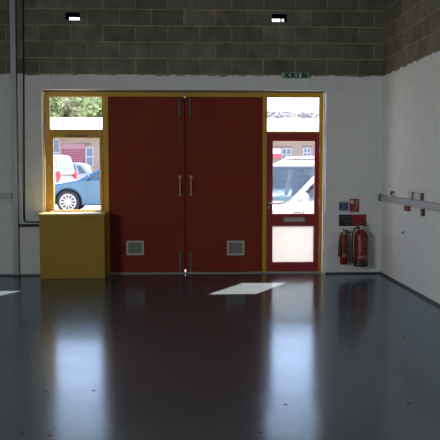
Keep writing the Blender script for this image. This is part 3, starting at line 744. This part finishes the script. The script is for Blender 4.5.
sh.build('roller_shutter', M['roller'], bd)
MB().box(-7.46, -6.1, -.09, 0, 2.31, 2.62).build('shutter_hood', M['pink'], bd)
m = MB(); x = -6.85; random.seed(4)
while x < -5.75:
    wd = random.uniform(.05, .11); m.box(x, x + wd, -.06, 0, zz(2.80), zz(2.80) + random.uniform(.08, .16)); x += wd + random.uniform(.03, .06)
m.build('fascia_mark', M['bsign_d'], bd)
MB().box(5.16, 6.22, -.05, 0, zz(2.67), zz(2.76)).build('fascia_strip', M['bsign_d'], bd)
MB().box(5.10, 5.58, -.06, 0, zz(2.30), zz(2.60)).build('white_sign', M['bsign_w'], bd)
MB().box(5.10, 5.62, -.06, 0, zz(2.02), zz(2.28)).build('red_sign', M['bsign_r'], bd)
bwin(5.64, 6.24, zz(1.9), zz(2.62), 2, 2); bwin(6.95, 7.42, zz(1.75), zz(2.66), 2, 3)
MB().box(6.90, 7.46, -.05, 0, zz(2.70), zz(2.80)).build('fascia_strip', M['bsign_d'], bd)
MB().box(7.44, 7.60, -.06, 0, 0, zz(2.66)).build('downpipe_panel', M['pink'], bd)
for a, b_, c in ((-4.6, -3.2, 0), (-1.9, -.5, 1), (1.0, 2.4, 0), (3.1, 4.4, 1), (9.0, 10.4, 0), (-12.0, -10.4, 1)):
    if c: bwin(a, b_, 1.0, 2.2, 2, 2)
    else:
        sh = MB()
        for k in range(22): sh.prism([(0, k * .105), (-.05, k * .105 + .02), (-.05, k * .105 + .085), (0, k * .105 + .105)], a, b_, 'yz')
        sh.build('roller_shutter', M['roller'], bd)

def tree(label, x, y, rx, rz_, zc, leafm, seed, n=1700, group=None, ls=.34):
    rnd = random.Random(seed)
    t = thing('tree', label, 'tree', (x, y, G), group=group)
    z0 = zc - G
    br = MB(); br.tube([(0, 0, 0), (.05, 0, z0 * .5), (0, .1, z0)], [.28, .2, .1], 8)
    for k in range(7):
        a = rnd.uniform(0, 2 * PI); br.tube([(0, 0, z0 * rnd.uniform(.4, .8)), (rx * .5 * math.cos(a), rx * .5 * math.sin(a), z0), (rx * .8 * math.cos(a), rx * .8 * math.sin(a), z0 + rz_ * .4)], [.1, .07, .03], 6)
    br.build('trunk', M['bark'], t)
    m = MB(); cl = [(rnd.gauss(0, .45) * rx, rnd.gauss(0, .4) * rx, z0 + rnd.gauss(0, .42) * rz_, rnd.uniform(.25, .5)) for _ in range(26)]
    for _ in range(n):
        cx, cy, cz, cr = rnd.choice(cl)
        d = Vector((rnd.gauss(0, 1), rnd.gauss(0, 1), rnd.gauss(0, 1))).normalized() * cr * rnd.uniform(.4, 1)
        p = Vector((cx + d.x * rx, cy + d.y * rx, max(.3, cz + d.z * rz_)))
        s = ls * rnd.uniform(.6, 1.3)
        q = Vector((rnd.gauss(0, 1), rnd.gauss(0, 1), rnd.gauss(0, 1))).normalized().to_track_quat('Z', 'Y')
        m.poly([p + q @ Vector(v) for v in ((-s / 2, 0, 0), (0, -s * .3, 0), (s / 2, 0, 0), (0, s * .3, 0))])
    m.build('crown', leafm, t)
    return t
i = 0
for x, y, rx, rz_, zc, lm, lab in ((-13.2, 55, 2.4, 3.2, 6.0, 'leaf', 'green tree above the white roof, leftmost through the small window'),
                                   (-11.4, 62, 2.5, 3.2, 6.2, 'leaf2', 'olive tree above the white roof, middle of the small window'),
                                   (-7.8, 55, 2.4, 3.2, 6.1, 'leaf', 'green tree above the white roof, near the red door edge'),
                                   (-11.0, 74, 4.4, 3.9, 7.6, 'leaf2', 'broad olive tree rising behind the other trees')):
    tree(lab, x, y, rx, rz_, zc, M[lm], 11 + i, 5200, 'trees beyond the white roof', .40); i += 1
for x, lab in ((7.0, 'pale bare tree over the roof, leftmost above glazed door'), (9.6, 'pale bare tree over the roof, centred above glazed door'), (12.2, 'pale bare tree over the roof, rightmost above glazed door')):
    tree(lab, x, {7.0: 50, 9.6: 58, 12.2: 66}[x], 2.1, .62, {7.0: 5.42, 9.6: 5.80, 12.2: 6.13}[x], M['leaf3'], 31 + i, 9000, 'pale trees beyond the roof', .30); i += 1

# ------------------------------------------------------------------ light
wd = bpy.data.worlds.new('sky'); S.world = wd; wd.use_nodes = True
nt = wd.node_tree; N = nt.nodes; L = nt.links
bg = N['Background']
tc = N.new('ShaderNodeTexCoord'); sp = N.new('ShaderNodeSeparateXYZ'); rp = N.new('ShaderNodeValToRGB')
L.new(tc.outputs['Generated'], sp.inputs[0]); L.new(sp.outputs['Z'], rp.inputs['Fac'])
rp.color_ramp.elements[0].position = 0; rp.color_ramp.elements[0].color = (.80, .88, 1.0, 1)
rp.color_ramp.elements[1].position = .7; rp.color_ramp.elements[1].color = (.42, .58, 1.0, 1)
L.new(rp.outputs['Color'], bg.inputs['Color']); bg.inputs['Strength'].default_value = 4.0
sun = bpy.data.lights.new('sun', 'SUN'); sun.energy = 37; sun.angle = R(.53); sun.color = (1.0, .95, .88)
so = bpy.data.objects.new('sun', sun); C.objects.link(so); so.rotation_euler = Vector((-.555, -1, -.946)).to_track_quat('-Z', 'Y').to_euler()
def area(name, loc, target, sx, sy, power, col, spread=180):
    l = bpy.data.lights.new(name, 'AREA'); l.shape = 'RECTANGLE'; l.size = sx; l.size_y = sy; l.energy = power; l.color = col; l.spread = R(spread)
    o = bpy.data.objects.new(name, l); C.objects.link(o); o.location = loc
    o.rotation_euler = (Vector(target) - Vector(loc)).to_track_quat('-Z', 'Y').to_euler()
area('left_fill_light', (XL + .1, -7.6, 2.3), (XR, -4.0, 1.5), 4.0, 1.8, 222, (.98, 1.0, .985), 140)  # unseen fill lamp added by the left wall, which has no window

# ------------------------------------------------------------------ camera
cam = bpy.data.cameras.new('camera'); co = bpy.data.objects.new('camera', cam); C.objects.link(co)
cam.sensor_width = 36; cam.lens = 740 / 440 * 36; cam.clip_end = 300
co.location = (0, -10.57, 1.56)
yaw, pit = math.atan(32 / 740), math.atan(54 / 740)
co.rotation_euler = (PI / 2 - pit, 0, -yaw)
S.camera = co

S.view_settings.view_transform = 'Standard'; S.view_settings.look = 'None'
S.view_settings.exposure = 0; S.view_settings.gamma = 1
S.cycles.use_denoising = True
S.cycles.max_bounces = 10; S.cycles.diffuse_bounces = 6; S.cycles.transparent_max_bounces = 12
